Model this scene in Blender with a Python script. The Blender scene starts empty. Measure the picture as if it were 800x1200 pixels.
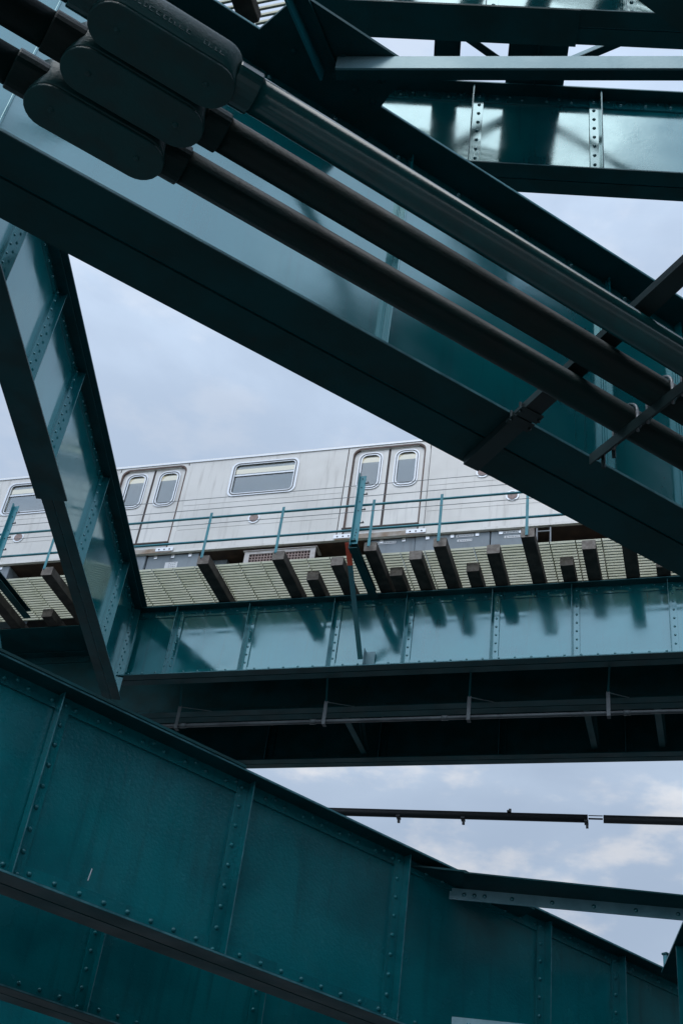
import bpy, math, random
from mathutils import Vector, Matrix
random.seed(11)
R_ = math.radians
scene = bpy.context.scene
COL = scene.collection

# ------------------------------------------------------------------ camera
EYE = 2.0                                    # eye height above the street
AZ_TRACK, AZ_RAMP, AZ_LOW, AZ_CROSS, AZ_LINK = map(R_, (-20.497, 27.05, 35.25, -6.2, 84.75))
cd = bpy.data.cameras.new('camera')
cam = bpy.data.objects.new('camera', cd)
COL.objects.link(cam)
cd.sensor_fit = 'VERTICAL'
cd.sensor_height = 36
cd.sensor_width = 24
cd.lens = 42.563
cd.clip_start = 0.05
cd.clip_end = 6000
pitch, roll = R_(38.098), R_(-8.481)
fw = Vector((0, math.cos(pitch), math.sin(pitch)))
rt = Vector((1, 0, 0))
dn = fw.cross(rt)
r2 = math.cos(roll) * rt + math.sin(roll) * dn
d2 = -math.sin(roll) * rt + math.cos(roll) * dn
M = Matrix((r2, -d2, -fw)).transposed().to_4x4()
M.translation = Vector((0, 0, EYE))
cam.matrix_world = M
scene.camera = cam

# ------------------------------------------------------------------ light
SUN_EL, SUN_AZ = R_(61), R_(249)             # azimuth counter-clockwise from +X: behind the camera, to the left
sun_dir = Vector((math.cos(SUN_EL) * math.cos(SUN_AZ), math.cos(SUN_EL) * math.sin(SUN_AZ), math.sin(SUN_EL)))
ld = bpy.data.lights.new('sun', 'SUN')
ld.energy = 0.5
ld.angle = R_(30)
ld.color = (1.0, 0.955, 0.9)
lo = bpy.data.objects.new('sun', ld)
lo.rotation_euler = (-sun_dir).to_track_quat('-Z', 'Y').to_euler()
lo.location = (0, 0, 60)
COL.objects.link(lo)

w = bpy.data.worlds.new('World')
scene.world = w
w.use_nodes = True
nt = w.node_tree
nt.nodes.clear()


def wn(t, **kw):
    n = nt.nodes.new(t)
    for k, v in kw.items():
        setattr(n, k, v)
    return n


out = wn('ShaderNodeOutputWorld')
bg = wn('ShaderNodeBackground')
bg.inputs['Strength'].default_value = 0.12
sky = wn('ShaderNodeTexSky', sky_type='NISHITA', sun_disc=False)
sky.sun_elevation = SUN_EL
sky.sun_rotation = R_(90) - SUN_AZ
sky.air_density, sky.dust_density, sky.ozone_density = 1.0, 2.2, 1.0
tc = wn('ShaderNodeTexCoord')
# thin overcast: one cloud deck over the whole sky, brighter towards the veiled sun
mp = wn('ShaderNodeMapping')
mp.inputs['Scale'].default_value = (1.0, 1.0, 2.2)
nt.links.new(tc.outputs['Generated'], mp.inputs['Vector'])
n1 = wn('ShaderNodeTexNoise')
n1.inputs['Scale'].default_value = 3.4
n1.inputs['Detail'].default_value = 7
n1.inputs['Roughness'].default_value = 0.52
n1.inputs['Distortion'].default_value = 0.25
nt.links.new(mp.outputs['Vector'], n1.inputs['Vector'])
cr = wn('ShaderNodeMapRange', interpolation_type='SMOOTHSTEP')
cr.inputs[1].default_value, cr.inputs[2].default_value = 0.40, 0.66
cr.inputs[3].default_value, cr.inputs[4].default_value = 0.72, 0.94
nt.links.new(n1.outputs['Fac'], cr.inputs[0])
dt = wn('ShaderNodeVectorMath', operation='DOT_PRODUCT')
dt.inputs[1].default_value = sun_dir
nt.links.new(tc.outputs['Generated'], dt.inputs[0])
gl = wn('ShaderNodeMapRange')
gl.inputs[1].default_value, gl.inputs[2].default_value = -1, 1
gl.inputs[3].default_value, gl.inputs[4].default_value = 0, 1
nt.links.new(dt.outputs['Value'], gl.inputs[0])
pw = wn('ShaderNodeMath', operation='POWER')
pw.inputs[1].default_value = 2.4
nt.links.new(gl.outputs[0], pw.inputs[0])
gm = wn('ShaderNodeMath', operation='MULTIPLY_ADD')
gm.inputs[1].default_value, gm.inputs[2].default_value = 8.0, 4.1
nt.links.new(pw.outputs[0], gm.inputs[0])
vr = wn('ShaderNodeMapRange')
vr.inputs[1].default_value, vr.inputs[2].default_value = 0.3, 0.75
vr.inputs[3].default_value, vr.inputs[4].default_value = 0.96, 1.035
nt.links.new(n1.outputs['Fac'], vr.inputs[0])
cm = wn('ShaderNodeMath', operation='MULTIPLY')
nt.links.new(gm.outputs[0], cm.inputs[0])
nt.links.new(vr.outputs[0], cm.inputs[1])
cc = wn('ShaderNodeVectorMath', operation='SCALE')
cw = wn('ShaderNodeMapRange', interpolation_type='SMOOTHSTEP')
cw.inputs[1].default_value, cw.inputs[2].default_value = 0.49, 0.64
n2 = wn('ShaderNodeTexNoise')
n2.inputs['Scale'].default_value = 9.0
n2.inputs['Detail'].default_value = 6
n2.inputs['Roughness'].default_value = 0.55
nt.links.new(mp.outputs['Vector'], n2.inputs['Vector'])
nt.links.new(n2.outputs['Fac'], cw.inputs[0])
ct = wn('ShaderNodeMix', data_type='RGBA')
ct.inputs[6].default_value = (0.77, 0.94, 1.18, 1)
ct.inputs[7].default_value = (1.27, 1.3, 1.36, 1)
# the heaped white clouds sit lower in the sky, the veil above is smooth
sx = wn('ShaderNodeSeparateXYZ')
nt.links.new(tc.outputs['Generated'], sx.inputs[0])
lowc = wn('ShaderNodeMapRange', interpolation_type='SMOOTHSTEP')
lowc.inputs[1].default_value, lowc.inputs[2].default_value = 0.38, 0.62
lowc.inputs[3].default_value, lowc.inputs[4].default_value = 1.0, 0.22
nt.links.new(sx.outputs['Z'], lowc.inputs[0])
cwm = wn('ShaderNodeMath', operation='MULTIPLY')
nt.links.new(cw.outputs[0], cwm.inputs[0])
nt.links.new(lowc.outputs[0], cwm.inputs[1])
nt.links.new(cwm.outputs[0], ct.inputs[0])
nt.links.new(ct.outputs[2], cc.inputs[0])
nt.links.new(cm.outputs[0], cc.inputs['Scale'])
mx = wn('ShaderNodeMix', data_type='RGBA')
nt.links.new(cr.outputs[0], mx.inputs[0])
nt.links.new(sky.outputs[0], mx.inputs[6])
nt.links.new(cc.outputs[0], mx.inputs[7])
nt.links.new(mx.outputs[2], bg.inputs['Color'])
nt.links.new(bg.outputs[0], out.inputs['Surface'])

scene.view_settings.view_transform = 'Standard'
scene.view_settings.look = 'None'
scene.view_settings.exposure = 0.0
scene.view_settings.gamma = 1.0
scene.view_settings.use_curve_mapping = False
scene.cycles.max_bounces = 8
scene.cycles.use_denoising = True


# ------------------------------------------------------------------ materials
def material(name, base, rough=0.5, metal=0.0, ior=1.5, coat=0.0, var=None, var_scale=3.0, bump=0.0, bump_scale=60.0,
             wave=0.0, wave_scale=0.8, rvar=0.0, streak=None, streak_amt=0.0, spots=None, spot_amt=0.0, emit=None, spot_scale=9.0, tint=None):
    m = bpy.data.materials.new(name)
    m.use_nodes = True
    t = m.node_tree
    p = t.nodes['Principled BSDF']
    L = t.links.new

    def N(k, **kw):
        n = t.nodes.new(k)
        for a, v in kw.items():
            setattr(n, a, v)
        return n
    co = N('ShaderNodeTexCoord')
    oi = N('ShaderNodeObjectInfo')
    ad = N('ShaderNodeVectorMath', operation='MULTIPLY_ADD')
    L(oi.outputs['Random'], ad.inputs[0])
    ad.inputs[1].default_value = (17, 31, 23)
    L(co.outputs['Object'], ad.inputs[2])
    vec = ad.outputs[0]

    def noise(scale, detail=4, rough=0.55, squash=None):
        n = N('ShaderNodeTexNoise')
        n.inputs['Scale'].default_value = scale
        n.inputs['Detail'].default_value = detail
        n.inputs['Roughness'].default_value = rough
        if squash:
            mpn = N('ShaderNodeMapping')
            mpn.inputs['Scale'].default_value = squash
            L(vec, mpn.inputs['Vector'])
            L(mpn.outputs[0], n.inputs['Vector'])
        else:
            L(vec, n.inputs['Vector'])
        return n.outputs['Fac']

    def rng(sock, a, b, c=0.0, d=1.0):
        r = N('ShaderNodeMapRange', interpolation_type='SMOOTHSTEP')
        for i, v in enumerate((a, b, c, d)):
            r.inputs[i + 1].default_value = v
        L(sock, r.inputs[0])
        return r.outputs[0]
    col = None

    def mix(fac, a, b):
        x = N('ShaderNodeMix', data_type='RGBA')
        L(fac, x.inputs[0])
        for i, v in ((6, a), (7, b)):
            if isinstance(v, tuple):
                x.inputs[i].default_value = (*v, 1)
            else:
                L(v, x.inputs[i])
        return x.outputs[2]
    col = base
    if var:
        col = mix(rng(noise(var_scale), 0.35, 0.68), col, var)
    if streak:
        col = mix(rng(noise(2.2, 5, 0.6, (5, 5, 0.35)), 0.5, 0.75, 0, streak_amt), col, streak)
    if spots:
        col = mix(rng(noise(spot_scale, 6, 0.7), 0.62, 0.74, 0, spot_amt), col, spots)
    if isinstance(col, tuple):
        p.inputs['Base Color'].default_value = (*col, 1)
    else:
        L(col, p.inputs['Base Color'])
    p.inputs['Metallic'].default_value = metal
    p.inputs['IOR'].default_value = ior
    if tint:
        p.inputs['Specular Tint'].default_value = (*tint, 1)
    if coat:
        p.inputs['Coat Weight'].default_value = coat
        p.inputs['Coat Roughness'].default_value = rough
    if rvar:
        L(rng(noise(1.7, 5), 0.3, 0.7, max(0.02, rough - rvar), rough + rvar), p.inputs['Roughness'])
    else:
        p.inputs['Roughness'].default_value = rough
    last = None
    if wave:
        b = N('ShaderNodeBump')
        b.inputs['Strength'].default_value = 1.0
        b.inputs['Distance'].default_value = wave
        L(noise(wave_scale, 2, 0.4), b.inputs['Height'])
        last = b
    if bump:
        b = N('ShaderNodeBump')
        b.inputs['Strength'].default_value = 1.0
        b.inputs['Distance'].default_value = bump
        L(noise(bump_scale, 3, 0.6), b.inputs['Height'])
        if last:
            L(last.outputs[0], b.inputs['Normal'])
        last = b
    if last:
        L(last.outputs[0], p.inputs['Normal'])
    if emit:
        p.inputs['Emission Color'].default_value = (*emit[0], 1)
        p.inputs['Emission Strength'].default_value = emit[1]
    return m


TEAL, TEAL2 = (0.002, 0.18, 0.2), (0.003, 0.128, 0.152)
SHEEN = (0.66, 0.95, 1.0)
MAT = {}
MAT['enamel'] = material('teal_enamel', TEAL, 0.13, ior=2.9, var=TEAL2, var_scale=1.1, bump=0.00015, bump_scale=30, wave=0.006, wave_scale=0.9, rvar=0.06, tint=SHEEN,
                         streak=(0.012, 0.09, 0.1), streak_amt=0.6, spots=(0.05, 0.035, 0.02), spot_amt=0.25, spot_scale=14)
MAT['enamel_old'] = material('teal_enamel_orange_peel', (0.001, 0.205, 0.228), 0.22, ior=1.75, var=(0.001, 0.135, 0.155), var_scale=1.3, bump=0.0024, bump_scale=42, wave=0.004, wave_scale=1.3, rvar=0.09,
                             tint=SHEEN, streak=(0.003, 0.09, 0.1), streak_amt=0.5, spots=(0.08, 0.3, 0.34), spot_amt=0.55, spot_scale=38)
MAT['under'] = material('teal_underside_shade', (0.001, 0.07, 0.078), 0.5, ior=1.45, var=(0.006, 0.045, 0.046), var_scale=2.3, bump=0.0012, bump_scale=40, rvar=0.1,
                        spots=(0.04, 0.02, 0.01), spot_amt=0.4, tint=SHEEN)  # darker teal copy: underside shade put into the colour, plus rust spots
MAT['light_teal'] = material('teal_bright', (0.01, 0.21, 0.25), 0.3, ior=1.9, var=(0.008, 0.16, 0.2), bump=0.0006, tint=SHEEN)
MAT['pale_teal'] = material('teal_pale', (0.16, 0.29, 0.325), 0.4, ior=2.0, var=(0.2, 0.31, 0.34), var_scale=4, bump=0.0008, rvar=0.08, streak=(0.1, 0.2, 0.23), streak_amt=0.6, tint=SHEEN)  # paler teal with darker streaks
MAT['bar_lit'] = material('bar_face_lit', (0.32, 0.56, 0.62), 0.4, ior=1.9, var=(0.22, 0.44, 0.5), var_scale=6, bump=0.001, rvar=0.08)  # paled bar face: the light falling on it is put into the colour
MAT['edge'] = material('edge_highlight', (0.1, 0.3, 0.34), 0.45, var=(0.03, 0.16, 0.19), var_scale=9)  # lighter strips on flange edges and fin tips: a painted highlight
MAT['conduit'] = material('conduit_iron', (0.003, 0.026, 0.025), 0.45, ior=1.3, var=(0.009, 0.022, 0.02), var_scale=5, bump=0.0014, bump_scale=60, rvar=0.1)
MAT['conduit_gloss'] = material('conduit_enamel', (0.003, 0.075, 0.078), 0.2, ior=1.6, var=(0.008, 0.055, 0.056), var_scale=5, bump=0.0003, bump_scale=50, rvar=0.06)
MAT['conduit_teal'] = material('conduit_painted', (0.005, 0.08, 0.082), 0.4, ior=1.5, var=(0.014, 0.06, 0.06), var_scale=7, bump=0.0022, bump_scale=45, rvar=0.1)
MAT['galv'] = material('galvanised', (0.3, 0.31, 0.31), 0.4, metal=0.7, var=(0.2, 0.21, 0.22), bump=0.0004)
MAT['dull_galv'] = material('dull_galvanised', (0.13, 0.15, 0.155), 0.5, metal=0.3, var=(0.08, 0.09, 0.095))
MAT['strut'] = material('strut_steel', (0.02, 0.05, 0.052), 0.45, ior=1.5, var=(0.018, 0.03, 0.03), bump=0.0006)
MAT['wood'] = material('creosoted_wood', (0.05, 0.041, 0.034), 0.8, var=(0.095, 0.08, 0.066), var_scale=6, bump=0.004, bump_scale=25)
MAT['endgrain'] = material('weathered_end_grain', (0.23, 0.195, 0.17), 0.85, var=(0.34, 0.3, 0.26), var_scale=14, bump=0.004, bump_scale=40, spots=(0.09, 0.11, 0.03), spot_amt=0.6, spot_scale=6)
MAT['grate'] = material('fibreglass_grating', (0.78, 0.77, 0.6), 0.5, var=(0.66, 0.66, 0.48), var_scale=2.5, spots=(0.28, 0.3, 0.18), spot_amt=0.5, spot_scale=4)
MAT['steel'] = material('stainless_steel', (0.8, 0.775, 0.73), 0.4, metal=0.2, var=(0.7, 0.675, 0.63), var_scale=0.9, streak=(0.5, 0.47, 0.43), streak_amt=0.6, wave=0.002, wave_scale=1.5, rvar=0.06,
                        spots=(0.42, 0.39, 0.36), spot_amt=0.3)
MAT['steel_dark'] = material('grimy_steel', (0.3, 0.28, 0.27), 0.5, metal=0.3, var=(0.15, 0.11, 0.09), var_scale=3, spots=(0.2, 0.09, 0.04), spot_amt=0.6)
MAT['rust_plate'] = material('rusty_step', (0.3, 0.2, 0.13), 0.7, metal=0.0, var=(0.5, 0.45, 0.4), var_scale=4)
MAT['door_steel'] = material('door_steel', (0.82, 0.795, 0.75), 0.38, metal=0.2, var=(0.72, 0.695, 0.65), var_scale=1.3, streak=(0.42, 0.4, 0.38), streak_amt=0.45, rvar=0.05)
MAT['trim'] = material('polished_trim', (0.75, 0.75, 0.75), 0.22, metal=0.8)
MAT['gap'] = material('rubber_seal', (0.07, 0.05, 0.045), 0.7)
MAT['window_rubber'] = material('window_rubber', (0.22, 0.22, 0.22), 0.7)
MAT['rustgap'] = material('rusty_seal', (0.17, 0.11, 0.09), 0.75, var=(0.1, 0.07, 0.06))
MAT['brown'] = material('brake_dust_grime', (0.04, 0.026, 0.021), 0.8, var=(0.075, 0.045, 0.032), var_scale=5)
MAT['box'] = material('equipment_grey', (0.27, 0.315, 0.35), 0.5, var=(0.22, 0.26, 0.29), var_scale=2.5, streak=(0.12, 0.12, 0.12), streak_amt=0.4)
MAT['white'] = material('white_sticker', (0.75, 0.76, 0.78), 0.5)
MAT['ink'] = material('sticker_ink', (0.22, 0.23, 0.26), 0.6)
MAT['grille'] = material('pale_perforated_steel', (0.66, 0.62, 0.6), 0.5, var=(0.5, 0.44, 0.42), var_scale=6)
MAT['redrust'] = material('red_fan_housing', (0.07, 0.022, 0.02), 0.7, var=(0.03, 0.02, 0.02), var_scale=5)
MAT['red'] = material('red_oxide_paint', (0.72, 0.1, 0.05), 0.5, var=(0.55, 0.08, 0.04))
MAT['cable'] = material('black_cable', (0.015, 0.018, 0.02), 0.5)
MAT['interior'] = material('cream_panel', (0.62, 0.65, 0.65), 0.6)
MAT['marker'] = material('pinkish_marker_grille', (0.42, 0.3, 0.27), 0.6, var=(0.3, 0.22, 0.2), var_scale=30)
MAT['lamp'] = material('fluorescent_tube', (0.8, 0.75, 0.6), 0.5, emit=((1.0, 0.88, 0.7), 0.8))
MAT['asphalt'] = material('asphalt', (0.09, 0.09, 0.09), 0.85, var=(0.12, 0.118, 0.115), var_scale=1.5, bump=0.004, bump_scale=90)
MAT['concrete'] = material('pavement_concrete', (0.3, 0.29, 0.275), 0.85, var=(0.23, 0.225, 0.21), var_scale=1.2)
MAT['paint_line'] = material('road_paint', (0.75, 0.74, 0.7), 0.7, var=(0.55, 0.54, 0.5), var_scale=9)

g = bpy.data.materials.new('tinted_glass')
g.use_nodes = True
gt = g.node_tree
gt.nodes.clear()
go, gmx, gtr, ggl, gfr = (gt.nodes.new(k) for k in ('ShaderNodeOutputMaterial', 'ShaderNodeMixShader', 'ShaderNodeBsdfTransparent', 'ShaderNodeBsdfGlossy', 'ShaderNodeLayerWeight'))
gtr.inputs[0].default_value = (0.84, 0.88, 0.87, 1)
ggl.inputs[0].default_value = (0.85, 0.9, 0.93, 1)
ggl.inputs['Roughness'].default_value = 0.03
gfr.inputs['Blend'].default_value = 0.5
gmr = gt.nodes.new('ShaderNodeMapRange')
gmr.inputs[3].default_value, gmr.inputs[4].default_value = 0.1, 0.42
gt.links.new(gfr.outputs['Facing'], gmr.inputs[0])
gt.links.new(gmr.outputs[0], gmx.inputs[0])
gt.links.new(gtr.outputs[0], gmx.inputs[1])
gt.links.new(ggl.outputs[0], gmx.inputs[2])
gt.links.new(gmx.outputs[0], go.inputs[0])
MAT['glass'] = g


# ------------------------------------------------------------------ mesh building
class MB:
    def __init__(s):
        s.v, s.f, s.m = [], [], []

    def add(s, vs, fs, mi=0):
        o = len(s.v)
        s.v += [tuple(v) for v in vs]
        s.f += [tuple(i + o for i in f) for f in fs]
        s.m += [mi] * len(fs)
        return s

    def box(s, x0, x1, y0, y1, z0, z1, mi=0):
        v = [(x, y, z) for z in (z0, z1) for y in (y0, y1) for x in (x0, x1)]
        return s.add(v, [(0, 2, 3, 1), (4, 5, 7, 6), (0, 1, 5, 4), (2, 6, 7, 3), (0, 4, 6, 2), (1, 3, 7, 5)], mi)

    def bar(s, p, q, a, b, up=(0, 0, 1), mi=0):
        """a box of width a (across) and height b from p to q"""
        p, q, up = Vector(p), Vector(q), Vector(up)
        d = (q - p).normalized()
        x = d.cross(up).normalized()
        u = x.cross(d)
        v = [c + x * sx * a / 2 + u * su * b / 2 for c in (p, q) for su in (-1, 1) for sx in (-1, 1)]
        return s.add(v, [(0, 1, 3, 2), (4, 6, 7, 5), (0, 4, 5, 1), (2, 3, 7, 6), (0, 2, 6, 4), (1, 5, 7, 3)], mi)

    def tube(s, p, q, r, n=12, r2=None, caps=True, mi=0):
        p, q = Vector(p), Vector(q)
        d = (q - p).normalized()
        x = d.orthogonal().normalized()
        y = d.cross(x)
        r2 = r if r2 is None else r2
        v = [c + rr * (math.cos(2 * math.pi * i / n) * x + math.sin(2 * math.pi * i / n) * y) for c, rr in ((p, r), (q, r2)) for i in range(n)]
        f = [(i, (i + 1) % n, n + (i + 1) % n, n + i) for i in range(n)]
        if caps:
            f += [tuple(range(n))[::-1], tuple(range(n, 2 * n))]
        return s.add(v, f, mi)

    def dome(s, c, nrm, r, h=None, n=8, mi=0):
        c, d = Vector(c), Vector(nrm).normalized()
        x = d.orthogonal().normalized()
        y = d.cross(x)
        h = h or r * 0.75
        v = [c + k * r * (math.cos(2 * math.pi * i / n) * x + math.sin(2 * math.pi * i / n) * y) + d * hh for k, hh in ((1, 0), (0.78, h * 0.62)) for i in range(n)]
        v.append(c + d * h)
        f = [(i, (i + 1) % n, n + (i + 1) % n, n + i) for i in range(n)] + [(n + i, n + (i + 1) % n, 2 * n) for i in range(n)]
        return s.add(v, f, mi)

    def prism(s, pts, z0, z1, mi=0):
        n = len(pts)
        v = [(x, y, z) for z in (z0, z1) for x, y in pts]
        f = [(i, (i + 1) % n, n + (i + 1) % n, n + i) for i in range(n)] + [tuple(range(n))[::-1], tuple(range(n, 2 * n))]
        return s.add(v, f, mi)

    def prism_y(s, pts, y0, y1, mi=0):
        """outline in x,z pulled along y"""
        n = len(pts)
        v = [(x, y, z) for y in (y0, y1) for x, z in pts]
        f = [(i, n + i, n + (i + 1) % n, (i + 1) % n) for i in range(n)] + [tuple(range(n)), tuple(range(n, 2 * n))[::-1]]
        return s.add(v, f, mi)

    def ring_y(s, outer, inner, y0, y1, mi=0):
        n = len(outer)
        v = [(x, y, z) for y in (y0, y1) for L in (outer, inner) for x, z in L]
        f = []
        for i in range(n):
            j = (i + 1) % n
            f += [(i, j, n + j, n + i), (2 * n + i, 3 * n + i, 3 * n + j, 2 * n + j), (i, 2 * n + i, 2 * n + j, j), (n + i, n + j, 3 * n + j, 3 * n + i)]
        return s.add(v, f, mi)

    def mesh(s, name, mats, smooth=False, bevel=0.0):
        me = bpy.data.meshes.new(name)
        me.from_pydata(s.v, [], s.f)
        for m in (mats if isinstance(mats, (list, tuple)) else [mats]):
            me.materials.append(MAT[m])
        me.polygons.foreach_set('material_index', s.m)
        if smooth:
            me.polygons.foreach_set('use_smooth', [True] * len(s.f))
        me.validate()
        me.update()
        return me


def link(name, me, parent=None, loc=(0, 0, 0), kind=None, bevel=0.0, smooth_angle=None):
    o = bpy.data.objects.new(name, me)
    COL.objects.link(o)
    o.location = loc
    if parent:
        o.parent = parent
    if kind:
        o['kind'] = kind
    if bevel:
        b = o.modifiers.new('bevel', 'BEVEL')
        b.width = bevel
        b.segments = 2
        b.limit_method = 'ANGLE'
        b.angle_limit = R_(40)
    return o


def world(az, t, n, z):
    c, s = math.cos(az), math.sin(az)
    return Vector((t * c - n * s, t * s + n * c, z + EYE))


def thing(name, label, cat, az, t, n, z, group=None):
    o = bpy.data.objects.new(name, None)
    o.empty_display_size = 0.2
    COL.objects.link(o)
    o.location = world(az, t, n, z)
    o.rotation_euler = (0, 0, az)
    o['label'], o['category'] = label, cat
    if group:
        o['group'] = group
    return o


def rounded(x0, x1, z0, z1, r, k=5):
    pts = []
    for cx, cz, a0 in ((x1 - r, z1 - r, 0), (x0 + r, z1 - r, 90), (x0 + r, z0 + r, 180), (x1 - r, z0 + r, 270)):
        for i in range(k + 1):
            a = R_(a0 + 90 * i / k)
            pts.append((cx + r * math.cos(a), cz + r * math.sin(a)))
    return pts


def arch(x0, x1, z0, z1, r, k=6):
    pts = []
    for cx, a0 in ((x1 - r, 0), (x0 + r, 90)):
        for i in range(k + 1):
            a = R_(a0 + 90 * i / k)
            pts.append((cx + r * math.cos(a), z1 - r + r * math.sin(a)))
    return pts + [(x0, z0), (x1, z0)]


# ------------------------------------------------------------------ riveted plate girder
def plate_girder(name, label, az, n, zb, zt, t0, t1, fw_, stiff=(), side=-1, mat='enamel', umat='under', group=None,
                 leg=0.15, rpitch=0.245, rr=0.019, cover=None, topcover=None, seam=True, double=False, flip=(), rivet_rows=1, plates=False, fin=None, bleg=None, rz=None, cat='steel girder'):
    """x along the girder, y across, web at y=0; `side` is the dressed face. stiff = stations along the frame axis"""
    H = zt - zb
    root = thing(name, label, cat, az, (t0 + t1) / 2, n, zb, group)
    a, b = t0 - (t0 + t1) / 2, t1 - (t0 + t1) / 2
    mid = (t0 + t1) / 2
    link('web', MB().box(a, b, -0.007, 0.007, 0.012, H - 0.012).mesh('web', mat), root)
    th = 0.02
    for z0, sg in ((0.0, 1), (H, -1)):
        for sd in (-1, 1):
            mb = MB()
            ya, yb = sorted((sd * (0.009 if seam else 0.0075), sd * fw_ / 2))
            za, zc = sorted((z0, z0 + sg * th))
            mb.box(a, b, ya, yb, za, zc, 0)
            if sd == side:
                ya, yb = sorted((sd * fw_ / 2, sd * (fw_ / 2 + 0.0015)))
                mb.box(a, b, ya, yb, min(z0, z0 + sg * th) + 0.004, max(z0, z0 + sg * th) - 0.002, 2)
            ya, yb = sorted((sd * 0.0075, sd * 0.024))
            lg_ = (bleg or leg) if sg > 0 else leg
            za, zc = sorted((z0 + sg * th, z0 + sg * lg_))
            mb.box(a, b, ya, yb, za, zc, 1)
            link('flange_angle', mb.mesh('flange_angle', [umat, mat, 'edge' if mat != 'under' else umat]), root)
    for cov, zz, sg in ((cover, 0.0, -1), (topcover, H, 1)):
        if cov:
            c0, c1, cw = cov
            za, zc = sorted((zz, zz + sg * 0.022))
            link('cover_plate', MB().box(c0 - mid, c1 - mid, -cw / 2, cw / 2, za, zc).mesh('cover_plate', umat), root)
    rv = MB()
    # rivets along both flange angles on the dressed face
    k = int((b - a) / rpitch)
    for zr in [rz or 0.115, H - leg * 0.6]:
        for i in range(k):
            x = a + (i + 0.5) * rpitch
            rv.dome((x, side * 0.024, zr + (0.0 if rivet_rows == 1 else (0.03 if i % 2 else -0.03))), (0, side, 0), rr)
            if zr > 0.5 and i % 2:
                rv.dome((x + rpitch / 2, side * 0.024, H - 0.045), (0, side, 0), rr * 0.9)
    # vertical stiffener angles
    if stiff:
        def stiff_mesh(fl):
            mb = MB()
            d = -1 if fl else 1
            if plates:
                ya, yb = sorted((side * 0.0245, side * 0.075))
                mb.box(-0.006, 0.006, ya, yb, 0.022, H - 0.022)
                ya, yb = sorted((side * 0.0072, side * 0.0243))
                mb.box(-0.006, 0.006, ya, yb, leg + 0.001, H - leg - 0.001)
                return mb.mesh('stiffener', mat)
            xa, xb = sorted((0.0, d * 0.1))
            ya, yb = sorted((side * 0.0245, side * 0.036))
            mb.box(xa, xb, ya, yb, 0.022, H - 0.022)
            if not double:
                xa2, xb2 = sorted((0.0, -d * 0.012))
            else:
                xa2, xb2 = sorted((0.0, -d * 0.012))
            ya, yb = sorted((side * 0.0245, side * (fin or (fw_ / 2 - 0.02))))
            mb.box(xa2, xb2, ya, yb, 0.023, H - 0.023)
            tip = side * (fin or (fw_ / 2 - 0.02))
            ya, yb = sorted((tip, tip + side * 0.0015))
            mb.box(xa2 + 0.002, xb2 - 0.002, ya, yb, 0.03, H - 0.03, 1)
            xa, xb = sorted((d * 0.002, d * 0.098))
            ya, yb = sorted((side * 0.0072, side * 0.0243))
            mb.box(xa, xb, ya, yb, (bleg or leg) + 0.001, H - leg - 0.001)
            if double:       # second angle back to back, a step deeper
                xa, xb = sorted((-d * 0.0125, -d * 0.07))
                ya, yb = sorted((side * 0.0245, side * 0.034))
                mb.box(xa, xb, ya, yb, 0.024, H - 0.024)
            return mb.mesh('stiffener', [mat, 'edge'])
        meshes = {f: stiff_mesh(f) for f in (False, True)}
        for i, t in enumerate(stiff):
            fl = t in flip
            link('stiffener', meshes[fl], root, (t - mid, 0, 0), bevel=0.0025)
            d = -1 if fl else 1
            if plates:
                continue
            q = int((H - 0.16) / 0.145)
            for j in range(q + 1):
                z = 0.08 + j * (H - 0.16) / q
                rv.dome((t - mid + d * 0.058, side * 0.036, z), (0, side, 0), rr)
    link('rivets', rv.mesh('rivets', mat, smooth=True), root, kind='stuff')
    return root


# ------------------------------------------------------------------ setting
mb = MB()
S = 900
mb.box(-S, S, -S, S, -0.5, 0.0)
o = link('ground', mb.mesh('ground', 'asphalt'), kind='structure')
mb = MB()
mb.box(-40, 40, -9.5, -4.5, 0.004, 0.14)
link('pavement', mb.mesh('pavement', 'concrete'), kind='structure')

# elevated line carrying the train: fascia girder, inner girder, far girder
T = AZ_TRACK
ST = (-9.22, -8.38, -7.08, -5.61, -4.41, -3.04, -1.82, -0.40, 0.9, 2.3, 3.6)
plate_girder('plate_girder', 'glossy teal riveted girder under the walkway, mirroring the wooden tie ends', T, 15.46, 9.70, 11.05, -9.42, 14, 0.32, ST, mat='enamel', group='girders of the train viaduct')
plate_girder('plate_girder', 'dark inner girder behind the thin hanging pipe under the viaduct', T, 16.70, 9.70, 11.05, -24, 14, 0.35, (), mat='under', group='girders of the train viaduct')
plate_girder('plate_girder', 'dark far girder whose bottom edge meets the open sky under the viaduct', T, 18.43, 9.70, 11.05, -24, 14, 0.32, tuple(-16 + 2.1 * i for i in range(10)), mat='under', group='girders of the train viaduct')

# link girder running from overhead to the train viaduct
plate_girder('plate_girder', 'steep teal girder at the left joining the train viaduct, stepped cover plate below', AZ_LINK, 4.85, 9.35, 11.05, -6, 17.33, 0.30,
             (2.2, 4.3, 6.5, 8.62, 10.13, 11.51, 13.68, 15.80, 17.18), mat='enamel', cover=(-6, 12.15, 0.41), topcover=(-6, 17.2, 0.48), seam=False,
             flip=(2.2, 4.3, 6.5, 8.62, 10.13, 11.51, 13.68, 15.80, 17.18))

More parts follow.
